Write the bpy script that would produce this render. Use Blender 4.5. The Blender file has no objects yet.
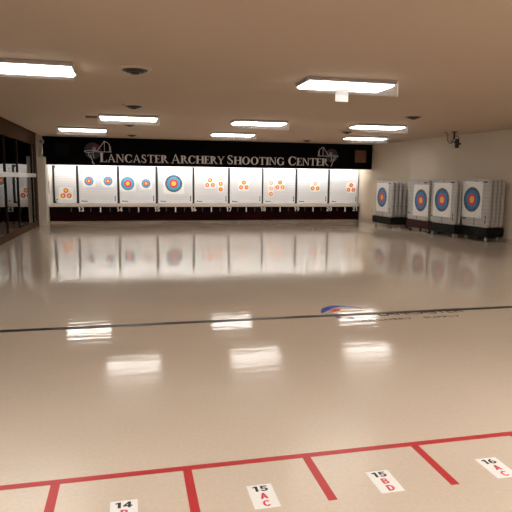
import bpy, bmesh, math, random
from mathutils import Vector, Matrix
random.seed(7)
PI = math.pi
C = bpy.context.scene.collection

# ------------------------------------------------------------------ helpers
def setp(o, label=None, cat=None, group=None, kind=None):
    if label: o['label'] = label
    if cat: o['category'] = cat
    if group: o['group'] = group
    if kind: o['kind'] = kind
    return o

def empty(name, loc=(0, 0, 0), rz=0, label=None, cat=None, group=None):
    o = bpy.data.objects.new(name, None)
    C.objects.link(o); o.location = loc; o.rotation_euler = (0, 0, rz)
    o.empty_display_size = .1
    return setp(o, label, cat, group)

def obj(name, bm, mat, parent=None, loc=None, rz=None, smooth=False):
    me = bpy.data.meshes.new(name)
    bmesh.ops.recalc_face_normals(bm, faces=bm.faces)
    bm.to_mesh(me); bm.free()
    for m in (mat if isinstance(mat, (list, tuple)) else [mat]): me.materials.append(m)
    if smooth:
        for p in me.polygons: p.use_smooth = True
    o = bpy.data.objects.new(name, me); C.objects.link(o)
    if parent: o.parent = parent
    if loc: o.location = loc
    if rz is not None: o.rotation_euler = (0, 0, rz)
    return o

def NB(): return bmesh.new()

def box(bm, x0, x1, y0, y1, z0, z1, bev=0):
    r = bmesh.ops.create_cube(bm, size=1)
    for v in r['verts']:
        v.co = Vector(((x0 + x1) / 2 + v.co.x * (x1 - x0), (y0 + y1) / 2 + v.co.y * (y1 - y0), (z0 + z1) / 2 + v.co.z * (z1 - z0)))
    if bev:
        es = list({e for v in r['verts'] for e in v.link_edges})
        bmesh.ops.bevel(bm, geom=es, offset=bev, segments=2, affect='EDGES', profile=.5)
    return bm

def prism(bm, pts, y0, y1, plane='XZ'):
    """convex polygon pts (a,b) made solid between y0 and y1 along the third axis"""
    def mk(p, t): return (p[0], t, p[1]) if plane == 'XZ' else (p[0], p[1], t)
    a = [bm.verts.new(mk(p, y0)) for p in pts]; b = [bm.verts.new(mk(p, y1)) for p in pts]
    bm.faces.new(a); bm.faces.new(b[::-1]); n = len(pts)
    for i in range(n): bm.faces.new((a[i], b[i], b[(i + 1) % n], a[(i + 1) % n]))

def ring(bm, cx, cz, r0, r1, y0, y1, n=40, rz=1.0, plane='XZ'):
    """flat ring (r0 = inner, 0 for disc)"""
    if r0 <= 0:
        prism(bm, [(cx + r1 * math.cos(2 * PI * i / n), cz + r1 * rz * math.sin(2 * PI * i / n)) for i in range(n)], y0, y1, plane); return
    sector(bm, cx, cz, r1, r1 * rz, r0, r0 * rz, 0, 2 * PI, y0, y1, n, plane)

def sector(bm, cx, cz, ox, oz, ix, iz, a0, a1, y0, y1, n=24, plane='XZ'):
    for i in range(n):
        t0 = a0 + (a1 - a0) * i / n; t1 = a0 + (a1 - a0) * (i + 1) / n
        prism(bm, [(cx + ox * math.cos(t0), cz + oz * math.sin(t0)), (cx + ox * math.cos(t1), cz + oz * math.sin(t1)),
                   (cx + ix * math.cos(t1), cz + iz * math.sin(t1)), (cx + ix * math.cos(t0), cz + iz * math.sin(t0))], y0, y1, plane)

def stroke(bm, p, q, w, y0, y1, plane='XZ', w2=None):
    p = Vector(p); q = Vector(q); d = (q - p).normalized(); n = Vector((-d.y, d.x)); w2 = w if w2 is None else w2
    prism(bm, [tuple(p + n * w / 2), tuple(q + n * w2 / 2), tuple(q - n * w2 / 2), tuple(p - n * w / 2)], y0, y1, plane)

def polyline(bm, pts, w, y0, y1, plane='XZ'):
    for a, b in zip(pts, pts[1:]): stroke(bm, a, b, w, y0, y1, plane)

def lathe(bm, prof, n=24, cx=0, cy=0, cz=0):
    """profile (r,z) about z"""
    rows = []
    for r, z in prof:
        rows.append([bm.verts.new((cx + r * math.cos(2 * PI * i / n), cy + r * math.sin(2 * PI * i / n), cz + z)) for i in range(n)])
    for a, b in zip(rows, rows[1:]):
        for i in range(n): bm.faces.new((a[i], a[(i + 1) % n], b[(i + 1) % n], b[i]))
    bm.faces.new(rows[0]); bm.faces.new(rows[-1][::-1])

def tube(bm, pts, r, n=8):
    pts = [Vector(p) for p in pts]; rows = []
    for i, p in enumerate(pts):
        d = (pts[min(i + 1, len(pts) - 1)] - pts[max(i - 1, 0)]).normalized()
        up = Vector((0, 0, 1)) if abs(d.z) < .9 else Vector((1, 0, 0))
        a = d.cross(up).normalized(); b = d.cross(a)
        rows.append([bm.verts.new(p + a * r * math.cos(2 * PI * k / n) + b * r * math.sin(2 * PI * k / n)) for k in range(n)])
    for a, b in zip(rows, rows[1:]):
        for k in range(n): bm.faces.new((a[k], a[(k + 1) % n], b[(k + 1) % n], b[k]))
    bm.faces.new(rows[0]); bm.faces.new(rows[-1][::-1])

def text_obj(s, size, mat, parent, loc, rot, name, bold=.02, sx=1.0, thick=.002):
    cu = bpy.data.curves.new(name, 'FONT'); cu.body = s; cu.size = size; cu.offset = bold * size
    cu.align_x = 'CENTER'; cu.align_y = 'CENTER'; cu.extrude = thick
    t = bpy.data.objects.new(name + '_tmp', cu); C.objects.link(t)
    bpy.context.view_layer.update()
    me = bpy.data.meshes.new_from_object(t.evaluated_get(bpy.context.evaluated_depsgraph_get()))
    bpy.data.objects.remove(t)
    me.name = name; me.materials.clear(); me.materials.append(mat)
    for v in me.vertices: v.co.x *= sx
    o = bpy.data.objects.new(name, me); C.objects.link(o); o.parent = parent
    o.location = loc; o.rotation_euler = rot
    return o

def sans(ch, b, ox, oz, s, y0, y1, plane='XZ'):
    """bold upright sans characters, height s, lower left at (ox, oz); returns width"""
    T = .21
    def Q(*p): prism(b, [(ox + x * s, oz + z * s) for x, z in p], y0, y1, plane)
    def R(x0, z0, x1, z1): Q((x0, z0), (x1, z0), (x1, z1), (x0, z1))
    def A(cx, cz, rx, rz, a0, a1, t=T): sector(b, ox + cx * s, oz + cz * s, rx * s, rz * s, (rx - t) * s, (rz - t * .8) * s, math.radians(a0), math.radians(a1), y0, y1, 20, plane)
    if ch == '1': R(.20, 0, .43, 1); Q((.02, .70), (.20, .76), (.20, .97), (.02, .88)); return .50
    if ch == '0': A(.34, .5, .33, .5, 0, 360); return .68
    if ch == '2': A(.33, .69, .32, .31, -20, 175); Q((.0, 0), (.28, .0), (.63, .62), (.38, .62)); R(0, 0, .66, .18); return .68
    if ch == '3': A(.31, .73, .31, .27, -90, 165); A(.32, .28, .32, .28, -165, 90); return .66
    if ch == '4': R(.36, 0, .58, 1); R(0, .20, .70, .38); Q((0, .38), (0, .22), (.20, .34), (.44, .80), (.40, 1)); return .72
    if ch == '5': R(.06, .82, .60, 1); R(.06, .45, .26, 1); A(.31, .32, .33, .32, -160, 120); return .66
    if ch == '6': A(.33, .31, .33, .31, 0, 360); A(.42, .45, .42, .55, 85, 190); return .68
    if ch == '7': R(0, .82, .64, 1); Q((.14, 0), (.37, 0), (.64, .84), (.42, .84)); return .66
    if ch == '8': A(.33, .74, .30, .26, 0, 360, .19); A(.33, .28, .33, .28, 0, 360); return .68
    if ch == '9': A(.33, .69, .33, .31, 0, 360); A(.24, .55, .42, .55, -95, 10); return .68
    if ch == 'A': Q((0, 0), (.22, 0), (.46, 1), (.28, 1)); Q((.28, 1), (.46, 1), (.74, 0), (.52, 0)); R(.16, .2, .58, .36); return .76
    if ch == 'B': R(0, 0, .21, 1); A(.32, .74, .30, .26, -90, 90, .19); A(.34, .28, .34, .28, -90, 90); R(.1, .84, .34, 1); R(.1, .42, .34, .58); R(.1, 0, .36, .17); return .70
    if ch == 'C': A(.38, .5, .38, .5, 40, 320); return .74
    if ch == 'D': R(0, 0, .21, 1); A(.28, .5, .44, .5, -90, 90); R(.1, .83, .3, 1); R(.1, 0, .3, .17); return .74

def sans_word(w, s, m, parent, cx, cz, y0, y1, name, plane='XZ', sx=1.0):
    """centred word, ONE mesh per character"""
    ws = []
    for c in w:
        b = NB(); ws.append(sans(c, b, 0, 0, s, y0, y1, plane)); b.free()
    tot = sum(ws) * s + .10 * s * (len(w) - 1); x = cx - tot * sx / 2
    for c, wd in zip(w, ws):
        b = NB(); sans(c, b, 0, 0, s, y0, y1, plane)
        for v in b.verts: v.co.x *= sx
        if plane == 'XZ': obj(name, b, m, parent, loc=(x, 0, cz - s / 2))
        else: obj(name, b, m, parent, loc=(x, cz - s / 2, 0))
        x += (wd + .10) * s * sx

# ------------------------------------------------------------------ materials
def mat(name, col, rough=.6, metal=0, spec=.5, emit=None, estr=0, trans=0, ior=1.5, noise=None, bump=None, alpha=1):
    m = bpy.data.materials.new(name); m.use_nodes = True
    nt = m.node_tree; b = nt.nodes['Principled BSDF']
    b.inputs['Base Color'].default_value = (*col, 1); b.inputs['Roughness'].default_value = rough
    b.inputs['Metallic'].default_value = metal; b.inputs['Specular IOR Level'].default_value = spec
    b.inputs['Transmission Weight'].default_value = trans; b.inputs['IOR'].default_value = ior
    if emit: b.inputs['Emission Color'].default_value = (*emit, 1); b.inputs['Emission Strength'].default_value = estr
    tc = nt.nodes.new('ShaderNodeTexCoord')
    if noise:                                    # (scale, amount)
        n = nt.nodes.new('ShaderNodeTexNoise'); n.inputs['Scale'].default_value = noise[0]; n.inputs['Detail'].default_value = 4
        mp = nt.nodes.new('ShaderNodeMapRange'); mp.inputs[3].default_value = 1 - noise[1]; mp.inputs[4].default_value = 1 + noise[1]
        mx = nt.nodes.new('ShaderNodeVectorMath'); mx.operation = 'SCALE'; mx.inputs[0].default_value = col
        nt.links.new(tc.outputs['Object'], n.inputs['Vector']); nt.links.new(n.outputs['Fac'], mp.inputs[0])
        nt.links.new(mp.outputs[0], mx.inputs['Scale']); nt.links.new(mx.outputs[0], b.inputs['Base Color'])
    if bump:                                     # (scale, strength, distance)
        n = nt.nodes.new('ShaderNodeTexNoise'); n.inputs['Scale'].default_value = bump[0]; n.inputs['Detail'].default_value = 3
        bp = nt.nodes.new('ShaderNodeBump'); bp.inputs['Strength'].default_value = bump[1]; bp.inputs['Distance'].default_value = bump[2]
        nt.links.new(tc.outputs['Object'], n.inputs['Vector']); nt.links.new(n.outputs['Fac'], bp.inputs['Height'])
        nt.links.new(bp.outputs['Normal'], b.inputs['Normal'])
    return m

M = {}
M['ceiling'] = mat('ceiling_paint', (.60, .485, .385), .9, spec=.2, noise=(.35, .05), bump=(60, .15, .004))
M['wall'] = mat('beige_wall_paint', (.66, .59, .49), .8, spec=.25, noise=(.6, .03), bump=(80, .1, .002))
M['white_wall'] = mat('white_wall_paint', (.80, .79, .76), .8, spec=.2, noise=(1.2, .03))
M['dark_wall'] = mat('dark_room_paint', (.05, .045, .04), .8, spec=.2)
M['trim'] = mat('beige_trim_paint', (.58, .53, .45), .5, noise=(3, .04))
M['base'] = mat('vinyl_baseboard', (.50, .44, .36), .5, noise=(3, .04))
M['wood'] = mat('brown_window_frame', (.095, .058, .038),   .55, spec=0, noise=(8, .18))
M['mullion'] = mat('dark_mullion', (.022, .016, .013), .5, spec=0, noise=(8, .1))
M['rail'] = mat('aluminium_rail', (.42, .38, .34), .4, metal=.3, noise=(8, .06))
M['black'] = mat('black_banner_fabric', (.004, .0035, .004), .85, spec=.05, noise=(4, .2))
M['strip_black'] = mat('black_lane_strip', (.004, .0035, .004), .8, spec=.05)
M['maroon'] = mat('dark_maroon_board', (.010, .0012, .0016), .8, spec=.03, noise=(3, .15))
M['faint_tick'] = mat('maroon_tick', (.09, .02, .025), .7)
M['letter'] = mat('silver_grey_letter', (.78, .78, .79), .5, noise=(5, .05))
M['shelf'] = mat('white_shelf_laminate', (.74, .69, .65), .5, noise=(4, .05))
M['white'] = mat('white_vinyl', (.86, .86, .84), .45, noise=(20, .02))
M['paper'] = mat('target_paper', (.88, .88, .87), .6, noise=(12, .03))
M['ink_black'] = mat('black_ink', (.02, .02, .025), .55)
M['ink_grey'] = mat('grey_ink', (.12, .12, .13), .6)
M['ink_blue'] = mat('blue_ink', (.02, .24, .60), .55, noise=(9, .08))
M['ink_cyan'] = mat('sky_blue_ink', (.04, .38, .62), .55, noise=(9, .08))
M['ink_red'] = mat('red_ink', (.72, .055, .085), .55, noise=(9, .08))
M['ink_orange'] = mat('worn_orange_ink', (.76, .11, .07), .55, noise=(14, .12))
M['ink_pale'] = mat('faded_pink_ink', (.80, .42, .36), .6, noise=(14, .1))
M['ink_yellow'] = mat('yellow_ink', (.86, .60, .08), .55, noise=(16, .12))
M['ink_pale_yellow'] = mat('faded_yellow_ink', (.85, .72, .38), .55, noise=(16, .12))
M['red_tape'] = mat('red_floor_tape', (.50, .035, .04), .35, noise=(5, .12))
M['black_tape'] = mat('black_floor_tape', (.022, .017, .015), .35, noise=(5, .12))
M['magenta'] = mat('crimson_letter_ink', (.70, .03, .10), .4)
M['dolly_black'] = mat('black_dolly_box', (.006, .006, .006), .6, spec=.2, noise=(6, .2))
M['dolly_maroon'] = mat('maroon_dolly_box', (.045, .008, .009), .6, spec=.25, noise=(6, .15))
M['rubber'] = mat('black_rubber', (.012, .012, .012), .6)
M['caster'] = mat('grey_caster_tread', (.30, .29, .28), .4)
M['steel'] = mat('zinc_steel', (.5, .5, .5), .3, metal=1)
M['post'] = mat('dark_divider', (.02, .02, .022), .8, noise=(25, .5), bump=(40, .6, .02))
M['housing'] = mat('beige_light_housing', (.50, .42, .36), .5)
M['vent_rim'] = mat('vent_flange_paint', (.60, .50, .40), .6)
M['vent_dark'] = mat('dark_vent_cone', (.03, .022, .018), .5)
M['cork'] = mat('brown_cork', (.16, .075, .045), .8, noise=(25, .25))
M['screen'] = mat('dark_screen', (.004, .004, .0045), .6, spec=.1)
M['logo_navy'] = mat('logo_navy', (.02, .022, .05), .6, noise=(6, .5))
M['logo_red'] = mat('logo_dark_red', (.12, .02, .025), .6, noise=(7, .5))
M['logo_blue'] = mat('logo_blue', (.02, .05, .42), .35)
M['beige_plastic'] = mat('beige_plastic', (.55, .50, .42), .4)

def diffuser_mat(name, s):
    return mat(name, (.9, .9, .89), .4, emit=(1, .955, .895), estr=s)
M['lamp'] = diffuser_mat('lit_diffuser', 8)
M['lamp_bright'] = diffuser_mat('bright_lit_diffuser', 15)
M['tube'] = mat('lit_tube', (.9, .9, .9), .4, emit=(1, .97, .93), estr=150)
def thin_glass(name, tint, ior=1.5, haze=0.0, rough=.0):
    """a thin clear sheet: mirror part by Fresnel, the rest goes straight through"""
    m = bpy.data.materials.new(name); m.use_nodes = True; nt = m.node_tree; nt.nodes.clear()
    out = nt.nodes.new('ShaderNodeOutputMaterial'); tr = nt.nodes.new('ShaderNodeBsdfTransparent'); tr.inputs[0].default_value = (*tint, 1)
    gl = nt.nodes.new('ShaderNodeBsdfGlossy'); gl.inputs['Roughness'].default_value = rough
    fr = nt.nodes.new('ShaderNodeFresnel'); fr.inputs[0].default_value = ior
    df = nt.nodes.new('ShaderNodeBsdfTranslucent'); df.inputs[0].default_value = (.9, .9, .9, 1)
    m0 = nt.nodes.new('ShaderNodeMixShader'); m0.inputs[0].default_value = haze
    nt.links.new(tr.outputs[0], m0.inputs[1]); nt.links.new(df.outputs[0], m0.inputs[2])
    mx = nt.nodes.new('ShaderNodeMixShader'); nt.links.new(fr.outputs[0], mx.inputs[0]); nt.links.new(m0.outputs[0], mx.inputs[1]); nt.links.new(gl.outputs[0], mx.inputs[2])
    nt.links.new(mx.outputs[0], out.inputs[0])
    return m
M['acrylic'] = thin_glass('clear_acrylic', (.97, .97, .97), 1.25, .04, .05)
M['glass'] = thin_glass('window_glass', (.92, .93, .93), 1.52)
M['guard_edge'] = mat('frosted_acrylic_edge', (.75, .72, .70), .4)
def milky():
    m = mat('milky_plastic', (.85, .85, .85), .4); nt = m.node_tree
    t = nt.nodes.new('ShaderNodeBsdfTranslucent'); t.inputs[0].default_value = (.85, .85, .85, 1)
    x = nt.nodes.new('ShaderNodeMixShader'); x.inputs[0].default_value = .6
    nt.links.new(nt.nodes['Principled BSDF'].outputs[0], x.inputs[1]); nt.links.new(t.outputs[0], x.inputs[2]); nt.links.new(x.outputs[0], nt.nodes['Material Output'].inputs[0])
    return m
M['milky'] = milky()

def bale_mat(name, col, lines=34, contrast=.16):
    m = mat(name, col, .5, spec=.4); nt = m.node_tree; b = nt.nodes['Principled BSDF']
    tc = nt.nodes['Texture Coordinate']
    sep = nt.nodes.new('ShaderNodeSeparateXYZ'); nt.links.new(tc.outputs['Object'], sep.inputs[0])
    nz = nt.nodes.new('ShaderNodeTexNoise'); nz.inputs['Scale'].default_value = 2.2; nt.links.new(tc.outputs['Object'], nz.inputs['Vector'])
    ml = nt.nodes.new('ShaderNodeMath'); ml.operation = 'MULTIPLY_ADD'; ml.inputs[1].default_value = .05
    nt.links.new(nz.outputs['Fac'], ml.inputs[0]); nt.links.new(sep.outputs['Z'], ml.inputs[2])
    m2 = nt.nodes.new('ShaderNodeMath'); m2.operation = 'MULTIPLY'; m2.inputs[1].default_value = lines; nt.links.new(ml.outputs[0], m2.inputs[0])
    s = nt.nodes.new('ShaderNodeMath'); s.operation = 'SINE'; nt.links.new(m2.outputs[0], s.inputs[0])
    a = nt.nodes.new('ShaderNodeMath'); a.operation = 'ABSOLUTE'; nt.links.new(s.outputs[0], a.inputs[0])
    p = nt.nodes.new('ShaderNodeMath'); p.operation = 'POWER'; p.inputs[1].default_value = .35; nt.links.new(a.outputs[0], p.inputs[0])
    mr = nt.nodes.new('ShaderNodeMapRange'); mr.inputs[3].default_value = 1 - contrast; mr.inputs[4].default_value = 1.0
    nt.links.new(p.outputs[0], mr.inputs[0])
    vm = nt.nodes.new('ShaderNodeVectorMath'); vm.operation = 'SCALE'; vm.inputs[0].default_value = col
    nt.links.new(mr.outputs[0], vm.inputs['Scale']); nt.links.new(vm.outputs[0], b.inputs['Base Color'])
    bp = nt.nodes.new('ShaderNodeBump'); bp.inputs['Strength'].default_value = .35; bp.inputs['Distance'].default_value = .012
    nt.links.new(p.outputs[0], bp.inputs['Height']); nt.links.new(bp.outputs['Normal'], b.inputs['Normal'])
    return m
M['bale'] = bale_mat('white_bale_wrap', (.74, .75, .77), 34, .16)
M['bale_grey'] = bale_mat('grey_white_bale_wrap', (.50, .49, .48), 30, .26)

def floor_mat():
    m = mat('polished_beige_floor', (.6, .5, .4), .1, spec=.4); nt = m.node_tree; b = nt.nodes['Principled BSDF']
    tc = nt.nodes['Texture Coordinate']
    # colour: soft mottling of the tile
    n1 = nt.nodes.new('ShaderNodeTexNoise'); n1.inputs['Scale'].default_value = .55; n1.inputs['Detail'].default_value = 6
    n2 = nt.nodes.new('ShaderNodeTexNoise'); n2.inputs['Scale'].default_value = 45; n2.inputs['Detail'].default_value = 3
    nt.links.new(tc.outputs['Object'], n1.inputs['Vector']); nt.links.new(tc.outputs['Object'], n2.inputs['Vector'])
    ad = nt.nodes.new('ShaderNodeMath'); ad.operation = 'ADD'; nt.links.new(n1.outputs['Fac'], ad.inputs[0]); nt.links.new(n2.outputs['Fac'], ad.inputs[1])
    mr = nt.nodes.new('ShaderNodeMapRange'); mr.inputs[1].default_value = .7; mr.inputs[2].default_value = 1.3
    nt.links.new(ad.outputs[0], mr.inputs[0])
    mx = nt.nodes.new('ShaderNodeMix'); mx.data_type = 'RGBA'
    mx.inputs['A'].default_value = (*FLOOR_A, 1); mx.inputs['B'].default_value = (*FLOOR_B, 1)
    nt.links.new(mr.outputs[0], mx.inputs['Factor']); nt.links.new(mx.outputs['Result'], b.inputs['Base Color'])
    # polish varies in patches
    n3 = nt.nodes.new('ShaderNodeTexNoise'); n3.inputs['Scale'].default_value = 1.1; n3.inputs['Detail'].default_value = 5
    nt.links.new(tc.outputs['Object'], n3.inputs['Vector'])
    r = nt.nodes.new('ShaderNodeMapRange'); r.inputs[1].default_value = .3; r.inputs[2].default_value = .7
    r.inputs[3].default_value = FL_R[0]; r.inputs[4].default_value = FL_R[1]
    nt.links.new(n3.outputs['Fac'], r.inputs[0])
    # the polish is walked dull around the shooting line
    sp = nt.nodes.new('ShaderNodeSeparateXYZ'); nt.links.new(tc.outputs['Object'], sp.inputs[0])
    wr = nt.nodes.new('ShaderNodeMapRange'); wr.interpolation_type = 'SMOOTHSTEP'
    wr.inputs[1].default_value = -15.6; wr.inputs[2].default_value = -18.4; wr.inputs[3].default_value = 0; wr.inputs[4].default_value = .185
    nt.links.new(sp.outputs['Y'], wr.inputs[0])
    sm = nt.nodes.new('ShaderNodeMath'); sm.operation = 'ADD'; nt.links.new(r.outputs[0], sm.inputs[0]); nt.links.new(wr.outputs[0], sm.inputs[1])
    nt.links.new(sm.outputs[0], b.inputs['Roughness'])
    # wax waviness
    mp = nt.nodes.new('ShaderNodeMapping'); mp.inputs['Scale'].default_value = (.8, 4.2, 1)
    nt.links.new(tc.outputs['Object'], mp.inputs['Vector'])
    n4 = nt.nodes.new('ShaderNodeTexNoise'); n4.inputs['Scale'].default_value = 2.2; n4.inputs['Detail'].default_value = 3; n4.inputs['Roughness'].default_value = .45
    nt.links.new(mp.outputs[0], n4.inputs['Vector'])
    bp = nt.nodes.new('ShaderNodeBump'); bp.inputs['Strength'].default_value = FL_B[0]; bp.inputs['Distance'].default_value = FL_B[1]
    nt.links.new(n4.outputs['Fac'], bp.inputs['Height']); nt.links.new(bp.outputs['Normal'], b.inputs['Normal'])
    return m
FLOOR_A = (.60, .51, .415); FLOOR_B = (.66, .57, .47); FL_R = (.04, .08); FL_B = (1.0, .0014)
M['floor'] = floor_mat()

# ------------------------------------------------------------------ the room
ZC = 3.0
GX = -1.215          # plane of the glazed partition
def wx(y): return 11.09 + .078 * max(0, -y - 1.0)     # the right wall runs slightly off square
def struct(name, bm, m): return setp(obj(name, bm, m), kind='structure')

YB = -25.0
b = NB(); box(b, -4.6, 14, YB, 1.2, -.1, 0); struct('floor', b, M['floor'])
b = NB(); box(b, -4.6, 14, YB, 1.2, ZC, ZC + .1); struct('ceiling', b, M['ceiling'])
b = NB(); box(b, -4.6, 14, 1.0, 1.15, 0, ZC); struct('wall_back', b, M['white_wall'])
b = NB(); box(b, -4.6, 14, YB - .1, YB, 0, ZC); struct('wall_front', b, M['wall'])
b = NB(); prism(b, [(wx(-1), -1.0), (wx(YB), YB), (wx(YB) + .15, YB), (wx(-1) + .15, -1.0)], 0, ZC, 'XY'); box(b, 11.09, 11.24, -1.0, 1.0, 0, ZC); struct('wall_right', b, M['wall'])
b = NB(); prism(b, [(wx(-1) - .012, -1.0), (wx(YB) - .012, YB), (wx(YB), YB), (wx(-1), -1.0)], 0, .10, 'XY'); box(b, 11.078, 11.09, -1.0, -.02, 0, .10); struct('baseboard_right', b, M['base'])
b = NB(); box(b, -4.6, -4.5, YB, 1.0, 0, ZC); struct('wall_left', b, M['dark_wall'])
# wall block closing the range beside the glass
b = NB(); box(b, -4.5, -1.36, -1.95, -1.8, 0, ZC); box(b, -1.36, -1.12, -1.95, 1.0, 0, ZC); struct('wall_left_return', b, M['trim'])

# glazed partition, left
def window_wall():
    root = setp(empty('window_1', (GX, YB, 0)), kind='structure')
    y1 = -2.12 - YB
    b = NB(); box(b, -.06, .01, 0, y1, 0, .16, .006); box(b, -.06, .02, 0, y1, .13, .19); obj('window_sill', b, M['wood'], root)
    b = NB(); box(b, -.06, .06, 0, y1, 2.62, ZC - .02, .006); box(b, -.06, .085, 0, y1, ZC - .045, ZC, 0); obj('head_rail', b, M['wood'], root)
    b = NB(); box(b, -.03, .035, 0, y1, 1.60, 1.72, .004); obj('middle_rail', b, M['rail'], root)
    b = NB(); box(b, -.004, .004, 0, y1, .19, 2.62); obj('pane', b, M['glass'], root)
    b = NB(); box(b, -.07, .05, y1, y1 + .16, 0, ZC, .005); obj('end_frame', b, M['wood'], root)
    ys = [-2.75, -5.0, -6.55, -8.2, -9.65, -11.1, -12.55, -14, -15.5, -17, -18.5, -20, -21.5, -23]
    for y in ys:
        b = NB(); box(b, -.03, .03, y - YB - .035, y - YB + .035, .19, 2.62, .003); obj('mullion', b, M['mullion'], root)
    return root
window_wall()

# pillar at the end of the glass
b = NB(); box(b, -1.20, -.93, -1.93, -1.62, 0, 2.27, .008); box(b, -1.21, -.92, -1.945, -1.61, 0, .05)
struct('trim_1', b, M['trim'])
b = NB(); box(b, -1.36, -1.12, -2.0, -1.95, 0, ZC); box(b, -1.20, -1.12, -2.02, -1.95, 0, ZC, .006)
struct('trim_2', b, M['trim'])

# side speaker above pillar
r = empty('wall_speaker', (-1.05, -1.62, 2.77), 0, 'small round beige speaker high on the pillar at the left end of the black banner', 'speaker')
b = NB(); lathe(b, [(.075, 0), (.085, .03), (.085, .07), (.06, .10)], 24)
o = obj('speaker_body', b, M['beige_plastic'], r, smooth=False); o.rotation_euler = (PI / 2, 0, 0)
b = NB(); lathe(b, [(.055, .1), (.05, .108), (.02, .112)], 20)
o = obj('grille', b, M['ink_grey'], r); o.rotation_euler = (PI / 2, 0, 0)
b = NB(); box(b, -.08, .0, -.02, .02, -.02, .02); obj('bracket', b, M['beige_plastic'], r)

# outlet on the lit right return wall
yo = -1.15
r = empty('wall_outlet', (wx(yo) - .006, yo, .42), math.radians(-94.0) , 'small wall outlet low on the right wall beside the lane number board', 'outlet')
b = NB(); box(b, -.035, .035, -.006, .0, -.06, .06, .002); obj('cover_plate', b, M['beige_plastic'], r)
b = NB(); box(b, -.018, .018, -.009, -.006, .012, .04); obj('socket', b, M['ink_grey'], r)
b = NB(); box(b, -.018, .018, -.009, -.006, -.04, -.012); obj('socket', b, M['ink_grey'], r)

# ------------------------------------------------------------------ ceiling lights
def light(xc, ynear, label, tag_plate=False, group='ceiling lights', w=1.30, d=.62, lamp='lamp'):
    r = empty('ceiling_light', (xc, ynear + d / 2, ZC), 0, label, 'ceiling light', group)
    b = NB()
    prism(b, [(-w / 2, 0), (w / 2, 0), (w / 2 - .01, -.055), (-w / 2 + .01, -.055)], -d / 2, d / 2)
    obj('housing', b, M['housing'], r)
    b = NB()      # wraparound lens, tapered
    top = [(-w / 2 + .02, -d / 2 + .02), (w / 2 - .02, -d / 2 + .02), (w / 2 - .02, d / 2 - .02), (-w / 2 + .02, d / 2 - .02)]
    bot = [(x * .96, y * .90) for x, y in top]
    a = [b.verts.new((x, y, -.055)) for x, y in top]; c = [b.verts.new((x, y, -.085)) for x, y in bot]
    b.faces.new(a); b.faces.new(c[::-1])
    for i in range(4): b.faces.new((a[i], a[(i + 1) % 4], c[(i + 1) % 4], c[i]))
    obj('diffuser', b, M[lamp], r)
    b = NB(); box(b, -w / 2 - .01, w / 2 + .01, -d / 2 - .012, -d / 2 - .006, -.21, -.005)
    g = obj('arrow_guard', b, M['acrylic'], r)
    b = NB(); box(b, -w / 2 - .01, w / 2 + .01, -d / 2 - .014, -d / 2 - .004, -.218, -.210); box(b, w / 2 + .01, w / 2 + .017, -d / 2 - .014, -d / 2 - .004, -.218, -.005); box(b, -w / 2 - .017, -w / 2 - .01, -d / 2 - .014, -d / 2 - .004, -.218, -.005)
    obj('guard_edge', b, M['guard_edge'], g)
    if tag_plate:
        b = NB(); box(b, -.27, -.08, -d / 2 - .024, -d / 2 - .015, -.325, -.16, .003)
        o = obj('tag_plate', b, M['milky'], r); o['label'] = 'small white plate hanging at the bottom edge of the clear guard'
    return r
light(.50, -13.95, 'wide white ceiling light cut off by the left edge of the photo')
light(4.83, -13.90, 'largest ceiling light right of centre, clear guard a hanging white plate', True)
light(1.80, -8.45, 'ceiling light in the middle row on the left, between the dark round vents')
light(4.86, -8.35, 'ceiling light in the middle row at the centre of the photo')
light(7.93, -8.40, 'ceiling light in the middle row on the right, beside the vent near the right wall')
light(.52, -4.95, 'ceiling light nearest the black banner on the left, above the half bale and archer logo')
light(4.88, -4.75, 'ceiling light nearest the black banner at the centre')
light(9.20, -4.80, 'ceiling light nearest the black banner on the right, above the brown square panel')
for xc, yn in [(9.2, -13.9)] + [(x, y) for y in (-19.0, -21.2, -23.6) for x in (.5, 4.8, 9.2)]:  # unseen fixtures added, most of them brighter, to light the foreground floor
    light(xc, yn, 'unseen ceiling light with clear guard, added outside the frame to brighten the foreground floor', group='added ceiling lights outside the frame', lamp='lamp' if yn > -15 else 'lamp_bright')

# conduit stub beside the middle-left light
b = NB(); box(b, .84, 1.12, -7.95, -7.87, ZC - .05, ZC, .008)
setp(obj('junction_box', b, M['cork']), 'small flat brown box on the ceiling at the left end of the middle left light', 'electrical box')

def vent(x, y, label):
    r = empty('ceiling_vent', (x, y, ZC), 0, label, 'ceiling vent', 'round ceiling vents')
    b = NB(); lathe(b, [(.225, 0), (.21, -.02), (.165, -.024), (.16, 0)], 32); obj('flange', b, M['vent_rim'], r, smooth=False)
    b = NB(); lathe(b, [(.165, -.005), (.158, -.03), (.12, -.034), (.11, -.05), (.06, -.055), (.05, -.072), (.01, -.075)], 32)
    obj('cone', b, M['vent_dark'], r)
for x, y, l in [(1.895, -13.74, 'largest dark round ceiling vent, nearest the camera, on the left'),
                (1.90, -10.1, 'dark round ceiling vent just in front of the middle left light'),
                (1.82, -6.34, 'dark round ceiling vent just beyond the middle left light'),
                (1.88, -2.78, 'farthest left dark round ceiling vent, close above the banner'),
                (7.81, -10.14, 'dark round ceiling vent on the right, in front of the middle right light'),
                (7.88, -6.2, 'dark round ceiling vent between the two right-hand ceiling lights'),
                (7.88, -2.55, 'farthest right dark round ceiling vent, close above the banner')]:
    vent(x, y, l)

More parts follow.
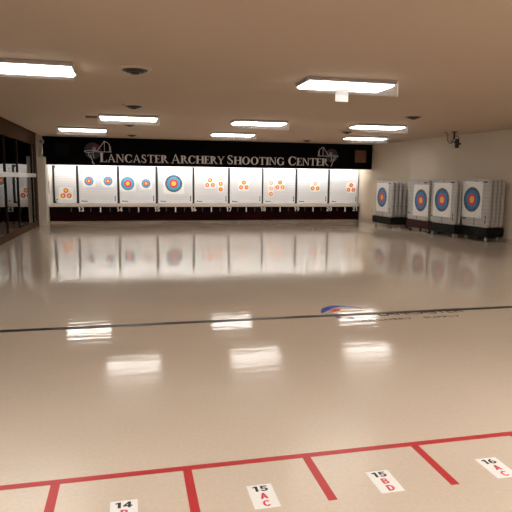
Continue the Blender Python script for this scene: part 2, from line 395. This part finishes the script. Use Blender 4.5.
# black camera bracket and cables by the right wall
r = empty('ceiling_camera', (10.75, -7.1, ZC), 0, 'black camera on a bracket with looped cables hanging from the ceiling by the right wall', 'camera')
b = NB(); box(b, -.06, .06, -.06, .06, -.02, 0, .003); lathe(b, [(.025, -.02), (.025, -.17), (.035, -.175), (.035, -.2)], 12); obj('mount', b, M['rubber'], r)
b = NB(); box(b, .06, .12, -.08, .04, -.45, -.20, .008); box(b, .11, .19, -.06, -.02, -.36, -.31, .004); obj('camera_body', b, M['rubber'], r)
b = NB()
tube(b, [(-.32 + .0 * i, 0, -.03) for i in (0,)] + [(-.25, 0, -.03), (-.20, 0, -.08), (-.22, 0, -.2), (-.17, 0, -.3), (-.08, 0, -.34), (-.04, 0, -.3)], .009)
tube(b, [(.0, 0, -.2), (-.03, .02, -.28), (.02, .02, -.3), (.1, 0, -.28)], .014)
tube(b, [(.03, 0, -.12), (.12, 0, -.12), (.16, 0, -.18), (.14, 0, -.24)], .009)
tube(b, [(-.09, 0, -.25), (-.06, 0, -.3), (.02, 0, -.29), (.06, 0, -.22)], .012)
obj('cable', b, M['rubber'], r)

# ------------------------------------------------------------------ banner
BY = -1.0
bx_ = lambda x: 1.81 + (x - 1.81) * 1.0177      # measured for a banner one metre in front of the board
bn = empty('banner', (0, BY, 0), 0, 'long black overhead banner reading LANCASTER ARCHERY SHOOTING CENTER with two archer logos', 'banner')
b = NB(); box(b, -1.11, wx(BY) - .005, 0, .06, 2.035, ZC - .005); obj('backing', b, M['black'], bn)

def glyph(ch, s):
    """serif capitals, unit height; returns (bmesh painter, advance)"""
    T, t = .22, .105; b = NB(); y0, y1 = -.012, 0
    def R(x0, z0, x1, z1): prism(b, [(x0 * s, z0 * s), (x1 * s, z0 * s), (x1 * s, z1 * s), (x0 * s, z1 * s)], y0, y1)
    def Q(*p): prism(b, [(x * s, z * s) for x, z in p], y0, y1)
    def A(cx, cz, rx, rz, tx, tz, a0, a1): sector(b, cx * s, cz * s, rx * s, rz * s, (rx - tx) * s, (rz - tz) * s, math.radians(a0), math.radians(a1), y0, y1)
    def serif(xc, w, z): R(xc - w / 2, z, xc + w / 2, z + .05)
    def stem(x, wd=T): R(x, 0, x + wd, 1); serif(x + wd / 2, wd + .18, 0); serif(x + wd / 2, wd + .18, .95)
    if ch == 'L': stem(.1); R(.1, 0, .66, .06); Q((.60, 0), (.68, 0), (.70, .26), (.67, .26)); adv = .74
    elif ch == 'A':
        Q((.09, 0), (.165, 0), (.46, .93), (.42, 1.0)); Q((.40, 1.0), (.46, 1.0), (.86, 0), (.68, 0)); R(.22, .30, .66, .36)
        serif(.13, .25, 0); serif(.77, .28, 0); adv = .93
    elif ch == 'N':
        R(.12, 0, .19, 1); R(.76, 0, .83, 1); Q((.08, 1), (.28, 1), (.83, .0), (.74, .0)); serif(.155, .26, 0); serif(.795, .26, .95); serif(.12, .2, .95); adv = .95
    elif ch in 'CG':
        A(.50, .5, .45, .52, T, .06, 42, 318)
        Q((.82, .66), (.86, .66), (.87, .98), (.80, .9))
        if ch == 'C': Q((.80, .12), (.87, .2), (.89, .34), (.85, .34)); adv = .95
        else: R(.74, .04, .90, .42); serif(.82, .30, .40); adv = 1.02
    elif ch == 'S':
        A(.33, .75, .25, .27, .13, .07, 35, 265); A(.34, .26, .27, .28, .14, .07, -150, 92)
        Q((.20, .60), (.28, .70), (.50, .42), (.42, .34)); Q((.50, .72), (.53, .72), (.54, .98), (.49, .9)); Q((.06, .06), (.11, .12), (.09, .32), (.06, .32)); adv = .70
    elif ch == 'T':
        R(.34, 0, .51, 1); serif(.425, .36, 0); R(.05, .93, .80, 1); Q((.03, .74), (.06, .74), (.11, .95), (.05, 1)); Q((.79, .74), (.82, .74), (.80, 1), (.74, .95)); adv = .85
    elif ch == 'E':
        stem(.08); R(.1, 0, .60, .06); R(.1, .94, .58, 1); R(.2, .48, .50, .54); Q((.55, 0), (.63, 0), (.66, .24), (.63, .24)); Q((.54, 1), (.60, 1), (.60, .76), (.57, .76)); R(.48, .40, .51, .62); adv = .70
    elif ch == 'R':
        stem(.08); A(.34, .74, .30, .26, T, .06, -90, 90); R(.2, .94, .35, 1); R(.2, .48, .35, .54); Q((.34, .50), (.48, .50), (.88, 0), (.70, 0)); serif(.82, .2, 0); adv = .84
    elif ch == 'H': stem(.08); stem(.68); R(.2, .48, .72, .55); adv = .95
    elif ch == 'Y':
        Q((.05, 1), (.23, 1), (.48, .45), (.38, .42)); Q((.74, 1), (.81, 1), (.52, .42), (.44, .46)); R(.36, 0, .53, .48); serif(.445, .35, 0); serif(.14, .28, .95); serif(.78, .24, .95); adv = .84
    elif ch == 'O': A(.52, .5, .47, .52, T, .06, 0, 360); adv = 1.04
    elif ch == 'I': stem(.1); adv = .38
    return b, adv * s

def adv_of(ch, s): b, a = glyph(ch, s); b.free(); return a
def word(w, x0, x1, zb, parent, big=.325, small=.280):
    tot = sum(adv_of(c, big if i == 0 else small) for i, c in enumerate(w))
    k = (x1 - x0) / tot; x = x0
    for i, c in enumerate(w):
        b, a = glyph(c, big if i == 0 else small)
        for v in b.verts: v.co.x *= k
        o = obj('letter', b, M['letter'], parent, loc=(x, 0, zb)); x += a * k
# banner x positions (metres) for word ends
word('LANCASTER', bx_(.78), bx_(3.12), 2.153, bn)
word('ARCHERY', bx_(3.23), bx_(5.14), 2.153, bn)
word('SHOOTING', bx_(5.24), bx_(7.42), 2.153, bn)
word('CENTER', bx_(7.54), bx_(9.13), 2.153, bn)

def archer(parent, cx, cz, k, mirror=1):
    """line-drawn archer with a bow over a dark disc"""
    def P(x, z): return (cx + mirror * x * k, cz + z * k)
    b = NB(); ring(b, *P(-.06, .06), 0, .29 * k, -.004, 0, 32); o = obj('logo_disc', b, M['logo_navy'], parent)
    b = NB()
    sector(b, *P(0.02, .12), .17 * k, .17 * k, .02 * k, .02 * k, .1, 2.6, -.007, -.004, 12)
    obj('logo_flame', b, M['logo_red'], parent)
    w = .016 * k
    b = NB(); L = lambda *pts: polyline(b, [P(*p) for p in pts], w, -.012, -.007)
    # bow: string, limbs and arrow
    L((.33, .40), (.33, .02)); L((.33, .40), (.20, .22), (.08, .06)); L((.33, .40), (.45, .34), (.53, .22), (.55, .02))
    L((-.02, .03), (.57, .03)); L((.50, .30), (.50, .02))
    # figure: head, arms, body, legs
    L((.03, .14), (.0, .18), (-.05, .17), (-.06, .12), (-.02, .09), (.03, .12), (.03, .14))
    L((.1, .06), (-.05, .08), (-.2, .07), (-.36, .04), (-.28, .0), (-.12, .01), (-.02, .03))
    L((-.2, .0), (-.22, -.08), (-.16, -.16), (-.1, -.22), (-.08, -.36), (-.02, -.40))
    L((-.05, .0), (-.06, -.1), (-.02, -.2)); L((-.14, -.06), (-.12, -.2), (-.06, -.34))
    obj('logo_outline', b, M['letter'], parent)
archer(bn, bx_(.63), 2.475, 1.0, 1)
archer(bn, bx_(9.21), 2.495, .9, -1)

b = NB(); box(b, 0, .47, -.02, 0, 0, .47, .004)
o = obj('cork_panel', b, M['cork'], None, loc=(bx_(10.205), BY - .001, 2.297)); setp(o, 'brown square panel hung at the right end of the black banner', 'panel')
r = empty('monitor', (bx_(-.47), BY - .001, 2.353), 0, 'dark flat screen mounted at the left end of the black banner', 'screen')
b = NB(); box(b, -.27, .27, -.03, 0, 0, .44, .005); obj('bezel', b, M['strip_black'], r)
b = NB(); box(b, -.25, .25, -.033, -.03, .02, .42); obj('screen_panel', b, M['screen'], r)

# strip lights hidden behind the banner that light the bales
for i in range(9):
    x = -.35 + i * 1.36
    r = empty('strip_light', (x, -.83, ZC), 0, 'fluorescent strip light on the ceiling behind the black banner', 'strip light', 'strip lights behind the banner')
    b = NB(); box(b, -.6, .6, -.05, .05, -.05, 0, .004); obj('housing', b, M['white'], r)
    b = NB(); box(b, -.6, .6, -.10, -.09, -.165, 0); box(b, -.6, .6, -.10, .034, -.17, -.16); obj('added_baffle', b, M['white'], r)  # unseen baffle added to keep tube light off the floor before the board
    b = NB(); tube(b, [(-.58, 0, -.085), (.58, 0, -.085)], .025, 10); obj('tube', b, M['tube'], r)
    b = NB(); box(b, -.6, -.58, -.03, .03, -.115, -.045); obj('lamp_holder', b, M['white'], r)
    b = NB(); box(b, .58, .6, -.03, .03, -.115, -.045); obj('lamp_holder', b, M['white'], r)

# ------------------------------------------------------------------ lane board and shelf
P_ = 1.39
fb = empty('lane_number_board', (0, 0, 0), 0, 'long low dark maroon board with white lane numbers 13 to 21 under the target bales', 'board')
b = NB(); box(b, -1.11, 11.04, 0, .05, 0, .53); obj('board', b, M['maroon'], fb)
b = NB(); box(b, -1.11, 11.04, -.008, 0, .34, .528); obj('number_strip', b, M['strip_black'], fb)
for i in range(9):
    x = P_ * i if i < 8 else 10.86
    sans_word(str(13 + i), .165, M['white'], fb, x, .435, -.014, -.008, 'lane_digit')
for i in range(-1, 8):
    if i >= 0:
        x = P_ * (i + .5); b = NB(); box(b, x - .022, x + .022, -.014, -.008, .33, .515); obj('lane_tick', b, M['white'], fb)
    for q in (.25, .75):
        x = P_ * (i + q)
        if x > -1: b = NB(); box(b, x - .02, x + .02, -.014, -.008, .35, .515); obj('quarter_tick', b, M['faint_tick'], fb)
b = NB(); box(b, -1.115, 11.0, -.03, .98, .5305, .60, .004); box(b, -1.115, 11.0, -.05, -.03, .535, .655, .004); box(b, -1.115, 11.0, -.03, .98, .60, .65, .002)
setp(obj('shelf', b, M['shelf']), 'long white shelf carrying the row of target bales', 'shelf')

# ------------------------------------------------------------------ target bales
def slab_bm(w, h, t, rc, be, sag=0.0, seed=0):
    """rounded slab, base centre at origin, front face at y=0, body to y=t"""
    rnd = random.Random(seed); b = NB(); K = 6
    def loop(ins, y):
        pts = []
        W, H = w / 2 - ins, h - 2 * ins; rr = max(rc - ins, .01)
        for cx, cz, a0 in ((W - rr, H - rr, 0), (-W + rr, H - rr, 90), (-W + rr, rr, 180), (W - rr, rr, 270)):
            for k in range(K + 1):
                a = math.radians(a0 + 90 * k / K); pts.append((cx + rr * math.cos(a), cz + rr * math.sin(a) + ins))
        return [b.verts.new((x, y, z)) for x, z in pts]
    rows = [loop(be, 0), loop(be * .3, be * .3), loop(0, be), loop(0, t - be), loop(be * .3, t - be * .3), loop(be, t)]
    for a, c in zip(rows, rows[1:]):
        n = len(a)
        for i in range(n): b.faces.new((a[i], a[(i + 1) % n], c[(i + 1) % n], c[i]))
    b.faces.new(rows[0][::-1]); b.faces.new(rows[-1])
    return b

def bale(loc, rz, w, h, t, label, group, m, rc=.05, marks='wall', edges=False, seed=0):
    o = obj('target_bale', slab_bm(w, h, t, rc, .045 if t < .2 else .03, seed=seed), m, None, loc=loc, rz=rz, smooth=False)
    setp(o, label, 'target bale', group)
    def mk(rects, mt=M['ink_black']):
        b = NB()
        for x0, x1, z0, z1 in rects: box(b, x0, x1, -.0018, .001, z0, z1)
        q = obj('printed_mark', b, mt, o); return q
    W = w / 2
    if marks == 'wall':
        mk([(-W + .09, -W + .15, .065, .105), (-W + .16, -W + .30, .068, .095)])
        mk([(W - .10, W - .06, .09, .15), (W - .095, W - .065, .165, .29)])
        mk([(W - .28, W - .17, h - .10, h - .082), (W - .16, W - .08, h - .118, h - .098)])
        mk([(-W + .08, -W + .10, h - .17, h - .10), (-W + .08, -W + .10, h - .28, h - .19)], M['ink_grey'])
    elif marks == 'half':
        mk([(-W + .05, -W + .10, .11, .15)])
    elif marks == 'cart':
        mk([(-W + .05, -W + .17, .20, .235)]); mk([(W - .12, W - .085, .12, .22), (W - .12, W - .09, .24, .34)])
        mk([(-.012, .012, .04, .27)]); mk([(-.01, .01, h - .09, h - .02)])
        mk([(W - .28, W - .21, h - .10, h - .065), (W - .2, W - .1, h - .10, h - .065)])
    if edges:
        for z in (.10, .37, .64, .91, 1.05):
            if z < h - .08:
                b = NB(); box(b, W - .012, W + .004, .02, t - .02, z, z + .014); obj('wrap_seam', b, M['ink_grey'], o)
    return o

def face(loc, rz, kind, r_, label, group=None, blue='ink_blue', cell=None, paper=None, faded=0, dx=0, dz=0):
    """paper target: kinds 'blue' 'full' 'triangle' 'column'; loc = centre of the paper"""
    root = empty('archery_target', loc, rz, label, 'target face', group)
    pw, ph = paper
    b = NB()
    box(b, -pw / 2, pw / 2, -.0045, 0, -ph / 2, ph / 2)
    obj('paper', b, M['paper'], root)
    if kind in ('blue', 'full'):
        if kind == 'full':
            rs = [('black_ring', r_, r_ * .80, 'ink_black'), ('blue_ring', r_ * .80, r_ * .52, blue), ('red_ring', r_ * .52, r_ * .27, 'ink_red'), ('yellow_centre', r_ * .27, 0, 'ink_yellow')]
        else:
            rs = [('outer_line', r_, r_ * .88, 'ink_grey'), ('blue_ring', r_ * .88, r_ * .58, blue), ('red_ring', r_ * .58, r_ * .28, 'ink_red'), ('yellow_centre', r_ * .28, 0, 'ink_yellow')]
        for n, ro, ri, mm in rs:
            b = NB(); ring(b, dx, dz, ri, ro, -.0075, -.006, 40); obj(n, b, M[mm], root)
        if kind == 'full':       # thin scoring lines
            for q in (.9, .66, .40, .13):
                b = NB(); mm = 'paper' if q == .9 else 'ink_grey'; ring(b, dx, dz, r_ * q - .0025, r_ * q + .0025, -.0085, -.0076, 40); obj('scoring_line', b, M[mm], root)
    else:
        pts = [(0, .105), (-.11, -.085), (.11, -.085)] if kind == 'triangle' else [(0, .215), (0, 0), (0, -.215)]
        for i, (x, z) in enumerate(pts):
            pale = (i == 0 and faded) or (faded == 2 and i == 1)
            b = NB(); ring(b, x, z, r_ * .86, r_, -.0075, -.006, 28); e = obj('spot', b, M['ink_pale'] if pale else M['ink_red'], root)
            b = NB(); ring(b, x, z, r_ * .52, r_ * .86, -.0075, -.006, 28); obj('red_ring', b, M['ink_pale'] if pale else M['ink_orange'], e)
            b = NB(); ring(b, x, z, 0, r_ * .52, -.0075, -.006, 28); obj('yellow_centre', b, M['ink_pale_yellow'] if pale else M['ink_yellow'], e)
    # pins
    b = NB()
    for sx in (-1, 1):
        for sz in (-1, 1): ring(b, sx * pw * .44, sz * ph * .45, 0, .009, -.010, 0, 8)
    obj('pin', b, M['ink_black'], root)
    return root

BYF = .12
K_ = .9847
sc_x = lambda x: 1.81 + (x - 1.81) * K_
spans = [(sc_x(a), sc_x(c_)) for a, c_ in [(-.955, -.185), (-.098, 1.305), (1.39, 2.75), (2.842, 4.185), (4.26, 5.60), (5.68, 6.995), (7.06, 8.41), (8.496, 9.822), (9.91, 11.17)]]
names = ['narrow half-width white bale at the far left end of the shelf, lane 13 side',
         'white target bale between lane numbers 13 and 14, holding two small blue faces',
         'white bale between numbers 14 and 15, holding a large and a small blue face',
         'white target bale between lane numbers 15 and 16, holding one big black and blue face',
         'white bale between numbers 16 and 17, a triangle left of a column of spots',
         'white target bale between lane numbers 17 and 18, with a single triangle of spots',
         'white bale between numbers 18 and 19, a column left of a triangle of spots',
         'white bale between numbers 19 and 20, with one triangle of spots',
         'white target bale at the far right end of the shelf beside number 21']
FACES = []
for i, ((x0, x1), l) in enumerate(zip(spans, names)):
    w = x1 - x0
    bale(((x0 + x1) / 2, BYF, .652), 0, w, 1.372, .34, l, 'target bales on the shelf', M['bale'], rc=.15 if i == 0 else .045, marks='half' if i == 0 else 'wall', seed=i)
for i in range(10):       # dark dividers between the bales
    if i == 0: xa, xb = spans[0][0] - .07, spans[0][0] - .003
    elif i == 9: continue
    else: xa, xb = spans[i - 1][1] + .002, spans[i][0] - .002
    b = NB(); box(b, xa, xb, BYF + .02, BYF + .40, .651, 2.04)
    setp(obj('bale_divider', b, M['post']),
         ['dark speckled upright strip left of the narrow half bale', 'dark upright divider between the half bale and the bale above number 13',
          'dark upright divider above lane number 14', 'dark upright divider above lane number 15', 'dark upright divider above lane number 16',
          'dark upright divider above lane number 17', 'dark upright divider above lane number 18', 'dark upright divider above lane number 19',
          'dark upright divider above lane number 20'][i], 'divider', 'dividers between the bales')

FP = [  # kind, px-derived x, z, radius, paper, label, faded
    ('triangle', -.56, 1.01, .088, (.50, .46), 'triangle of three orange spots low on the narrow half bale', 0),
    ('blue', .281, 1.478, .165, (.46, .46), 'left one of the two small blue faces between numbers 13 and 14', 0),
    ('blue', .974, 1.484, .165, (.46, .46), 'right one of the two small blue faces between numbers 13 and 14', 0),
    ('blue', 1.701, 1.393, .245, (.60, .60), 'larger blue face, left of a small one, between numbers 14 and 15', 0),
    ('blue', 2.389, 1.403, .165, (.46, .46), 'small blue face right of the larger one, between numbers 14 and 15', 0),
    ('full', 3.45, 1.408, .325, (.80, .80), 'big face with a black outer ring on the shelf bale between 15 and 16', 0),
    ('triangle', 4.876, 1.45, .080, (.44, .44), 'triangle of three spots left of a spot column, between 16 and 17', 0),
    ('column', 5.305, 1.416, .080, (.22, .66), 'vertical column of three spots with pale top, between 16 and 17', 1),
    ('triangle', 6.243, 1.37, .080, (.44, .44), 'triangle of three spots on its own, between numbers 17 and 18', 0),
    ('column', 7.374, 1.245, .080, (.22, .66), 'vertical column of three spots with pale upper two, between 18 and 19', 2),
    ('triangle', 7.75, 1.385, .080, (.42, .44), 'triangle of three spots right of a spot column, between 18 and 19', 0),
    ('triangle', 9.262, 1.35, .080, (.44, .44), 'triangle of three spots with a pale top one, between 19 and 20', 1),
    ('triangle', 10.848, 1.30, .080, (.44, .44), 'triangle of three spots on the bale at the right end near 21', 0)]
for k, x, z, r_, pp, l, fd in FP:
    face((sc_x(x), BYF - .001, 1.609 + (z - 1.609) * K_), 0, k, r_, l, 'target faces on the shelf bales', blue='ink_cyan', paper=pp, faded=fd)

# white back panel strip left of the half bale, with a dark handle
sp = empty('side_panel', (-1.06, .14, .655), 0, 'narrow white upright panel with a dark handle at the left end of the bale shelf', 'panel')
b = NB(); box(b, -.055, .045, 0, .03, 0, 1.40); obj('panel_board', b, M['white_wall'], sp)
b = NB(); box(b, -.05, -.035, -.03, -.015, .36, .80, .003); box(b, -.05, -.035, -.02, 0, .38, .40); box(b, -.05, -.035, -.02, 0, .76, .78); obj('handle', b, M['rubber'], sp)

# ------------------------------------------------------------------ dollies with stacked bales
def dolly(nx_, ny_, rz, w, d, colour, label, nb, bt, blabels, group, bw, bh, edges=False, h0=.16, h1=.37, boff=0, off=.0, fpos=None, flabel=None, fr=.345, fpaper=(.86, .98)):
    """(nx_, ny_) = near front corner of the box; local x runs from far to near end, local y away from the room"""
    R_ = Matrix.Rotation(rz, 3, 'Z')
    c = Vector((nx_, ny_, 0)) - R_ @ Vector((w / 2, 0, 0))
    r = empty('dolly', c, rz, label, 'dolly', 'wheeled dollies along the right wall')
    b = NB(); box(b, -w / 2, w / 2, 0, d, h0, h1, .008); box(b, -w / 2 + .02, w / 2 - .02, .02, d - .02, h0 - .03, h0)
    obj('box', b, M[colour], r)
    for sx in (-1, 1):
        for yy in (.09, d - .09):
            cx = sx * (w / 2 - .12)
            b = NB(); box(b, cx - .035, cx + .035, yy - .035, yy + .035, h0 - .036, h0 - .028); box(b, cx - .02, cx + .03, yy - .022, yy - .016, .04, h0 - .03); box(b, cx - .02, cx + .03, yy + .016, yy + .022, .04, h0 - .03)
            f = obj('caster', b, M['steel'], r)
            b = NB(); lathe(b, [(.03, -.018), (.057, -.018), (.057, .018), (.03, .018)], 20)
            wh = obj('wheel', b, M['caster'] if colour == 'dolly_black' else M['rubber'], f, smooth=False)
            wh.rotation_euler = (PI / 2, 0, 0); wh.location = (cx, yy, .0572)
    for i in range(nb):
        y = off + i * bt
        jx = random.uniform(-.012, .012) if i else 0
        p = c + R_ @ Vector((jx + boff, y, 0)); p.z = h1 + .002
        bale(p, rz + (random.uniform(-.008, .008) if i else 0), bw, bh - random.uniform(0, .02) * (i > 0), bt - .034, blabels[i], group, M['bale_grey'], rc=.10, marks='cart' if i == 0 else None, edges=edges)
    if fpos:
        fx, fz = fpos
        p = c + R_ @ Vector((fx + boff, off, 0)); p.z = fz
        face(p, rz, 'full', fr, flabel, None, paper=fpaper)
    return r
RZ = math.radians(-85)
ordn = lambda s, n: [f'{s}, {q}' for q in (['frontmost slab carrying the face'] + ['second slab from the front', 'third slab from the front', 'rearmost slab against the wall'] if n == 4 else ['frontmost slab carrying the face', 'second slab from the front', 'rearmost slab against the wall'])]
A_ = math.radians
dolly(10.34, -4.27, A_(-88), 1.34, .62, 'dolly_black', 'black dolly on casters farthest from the camera, by the right wall', 4, .150,
      ordn('grey-white bale on the farthest black dolly', 4), 'bales on the farthest dolly', 1.18, 1.23, boff=.09, edges=True,
      fpos=(-.08, 1.04), flabel='round face on the bale of the farthest black dolly', fr=.335)
dolly(10.70, -6.08, A_(-87.5), 1.30, .56, 'dolly_maroon', 'dark maroon dolly on casters, the only reddish one by the right wall', 3, .18,
      ordn('grey-white bale on the maroon dolly', 3), 'bales on the maroon dolly', 1.19, 1.27, boff=-.03, fpos=(.19, 1.01), flabel='round face on the bale of the maroon dolly', fr=.345)
dolly(10.74, -7.39, A_(-86.5), 1.24, .24, 'dolly_black', 'black dolly on casters between the maroon dolly and the nearest one', 2, .119,
      [q + ' of the black dolly in the middle' for q in ('front grey-white bale with the round face', 'rear grey-white bale')], 'bales on the middle black dolly', 1.20, 1.29, boff=.02, fpos=(-.04, 1.07), flabel='round face on the bale of the black dolly next to the maroon one', fr=.345)
dolly(11.05, -8.42, A_(-86.0), 1.06, .555, 'dolly_black', 'black dolly on casters nearest the camera, at the right edge of the photo', 4, .138,
      ordn('grey-white bale on the nearest black dolly', 4), 'bales on the nearest dolly', 1.08, 1.31, fpos=(-.14, 1.12), flabel='round face on the bale of the nearest black dolly, at the right edge', fr=.34, fpaper=(.82, .98))

# ------------------------------------------------------------------ floor marks
FZ = .0015
YS = -18.288
b = NB(); box(b, -1.2, wx(YS) - .05, YS - .023, YS + .023, .0002, FZ)
setp(obj('floor_tape', b, M['red_tape']), 'long red tape line across the floor marking the shooting line', 'tape', 'red tape on the floor')
tl = {1: 'short red tape divider at the lower left, left of card 14', 2: 'short red tape divider between card 14 and card 15 A C', 3: 'short red tape divider between card 15 A C and card 15 B D',
      4: 'short red tape divider between card 15 B D and card 16', 5: 'short red tape divider at the far right edge beyond card 16'}
for k in range(1, 6):
    x = P_ * (.5 + k * .5)
    b = NB(); box(b, x - .024, x + .024, YS - .46, YS - .0235, .0002, FZ)
    setp(obj('floor_tape', b, M['red_tape']), tl[k], 'tape', 'red tape on the floor')
b = NB(); box(b, -1.2, wx(-15.16) - .05, -15.205, -15.115, .0024, .0034)
setp(obj('floor_stripe', b, M['black_tape']), 'long thin black stripe across the middle of the floor', 'tape')

def card(x, num, a, c, label):
    r = empty('lane_card', (x, YS - .352, 0), 0, label, 'floor card', 'lane number cards on the floor')
    b = NB(); box(b, -.067, .067, -.105, .105, .0002, FZ); obj('card', b, M['white'], r)
    sans_word(num, .048, M['ink_black'], r, 0, .066, FZ, FZ + .0006, 'card_digit', 'XY', 1.35)
    sans_word(a, .050, M['magenta'], r, .004, .0, FZ, FZ + .0006, 'card_letter', 'XY', 1.1)
    sans_word(c, .050, M['magenta'], r, .004, -.066, FZ, FZ + .0006, 'card_letter', 'XY', 1.1)
card(1.745, '14', 'B', 'D', 'white floor card reading 14, partly cut off by the bottom edge')
card(2.44, '15', 'A', 'C', 'white floor card reading 15 A C')
card(3.115, '15', 'B', 'D', 'white floor card reading 15 B D')
card(3.805, '16', 'A', 'C', 'white floor card reading 16 A C at the right edge')

# floor logo
r = empty('floor_logo', (4.2, -15.0, 0), 0, 'blue and red archery shop logo with black lettering on the floor at the black stripe', 'logo')
b = NB(); n = 18; cen = (.17, -.12)
for i in range(n):
    t0 = math.radians(168 - 135 * i / n); t1 = math.radians(168 - 135 * (i + 1) / n)
    w0 = .015 + .16 * math.sin(PI * min(1, (i / n) * 1.0)) * (1 - i / n); w1 = .015 + .16 * math.sin(PI * ((i + 1) / n)) * (1 - (i + 1) / n)
    R0, Q0 = .33, .45
    prism(b, [(cen[0] + R0 * math.cos(t0), cen[1] + Q0 * math.sin(t0)), (cen[0] + R0 * math.cos(t1), cen[1] + Q0 * math.sin(t1)),
              (cen[0] + (R0 - w1) * math.cos(t1), cen[1] + (Q0 - w1 * 1.1) * math.sin(t1)), (cen[0] + (R0 - w0) * math.cos(t0), cen[1] + (Q0 - w0 * 1.1) * math.sin(t0))], .0002, FZ, 'XY')
prism(b, [(-.06, -.235), (.0, -.21), (.01, -.29), (-.05, -.30)], .0002, FZ, 'XY'); prism(b, [(.05, -.31), (.15, -.28), (.14, -.35)], .0002, FZ, 'XY')
obj('blue_arc', b, M['logo_blue'], r)
b = NB(); prism(b, [(-.02, .02), (.05, .12), (.17, .16), (.11, .04)], .0016, .0022, 'XY'); obj('red_wedge', b, M['ink_red'], r)
b = NB(); polyline(b, [(.0, -.04), (.14, .05), (.26, .03), (.36, -.06)], .02, .0002, FZ, 'XY'); obj('pale_arc', b, M['ink_pale_yellow'], r)
text_obj('LANCASTER', .22, M['ink_black'], r, (1.06, -.215, .001), (0, 0, 0), 'logo_word', bold=.01, sx=.95, thick=.0006)
text_obj('ARCHERY', .10, M['ink_black'], r, (.50, -.455, .001), (0, 0, 0), 'logo_word', bold=-.008, sx=1.5, thick=.0006)
text_obj('SUPPLY', .10, M['ink_black'], r, (1.22, -.455, .001), (0, 0, 0), 'logo_word', bold=-.008, sx=1.5, thick=.0006)

# ------------------------------------------------------------------ camera and world
F = 544.035; yaw, pit, rol = .2260, -.1401, .0108
YAWPR = (yaw, pit, rol)
cy, sy = math.cos(yaw), math.sin(yaw); cp, sp = math.cos(pit), math.sin(pit)
f = Vector((sy * cp, cy * cp, sp)); rr = Vector((cy, -sy, 0)); u = rr.cross(f)
r2 = rr * math.cos(rol) + u * math.sin(rol); u2 = -rr * math.sin(rol) + u * math.cos(rol)
cam = bpy.data.objects.new('camera', bpy.data.cameras.new('camera')); C.objects.link(cam)
mw = Matrix((r2, u2, -f)).transposed().to_4x4(); mw.translation = Vector((1.8103, -21.1548, 1.6091))
cam.matrix_world = mw
cam.data.sensor_width = 36; cam.data.lens = F / 512 * 36; cam.data.clip_end = 100
bpy.context.scene.camera = cam
w = bpy.data.worlds.new('world'); bpy.context.scene.world = w; w.use_nodes = True
w.node_tree.nodes['Background'].inputs[0].default_value = (.02, .02, .02, 1)
sc = bpy.context.scene
sc.view_settings.view_transform = 'Standard'; sc.view_settings.look = 'None'; sc.view_settings.gamma = 1
sc.view_settings.use_curve_mapping = False; sc.view_settings.exposure = .32
sc.cycles.caustics_refractive = False; sc.cycles.caustics_reflective = True
sc.cycles.max_bounces = 10; sc.cycles.diffuse_bounces = 6; sc.cycles.glossy_bounces = 5; sc.cycles.transmission_bounces = 8
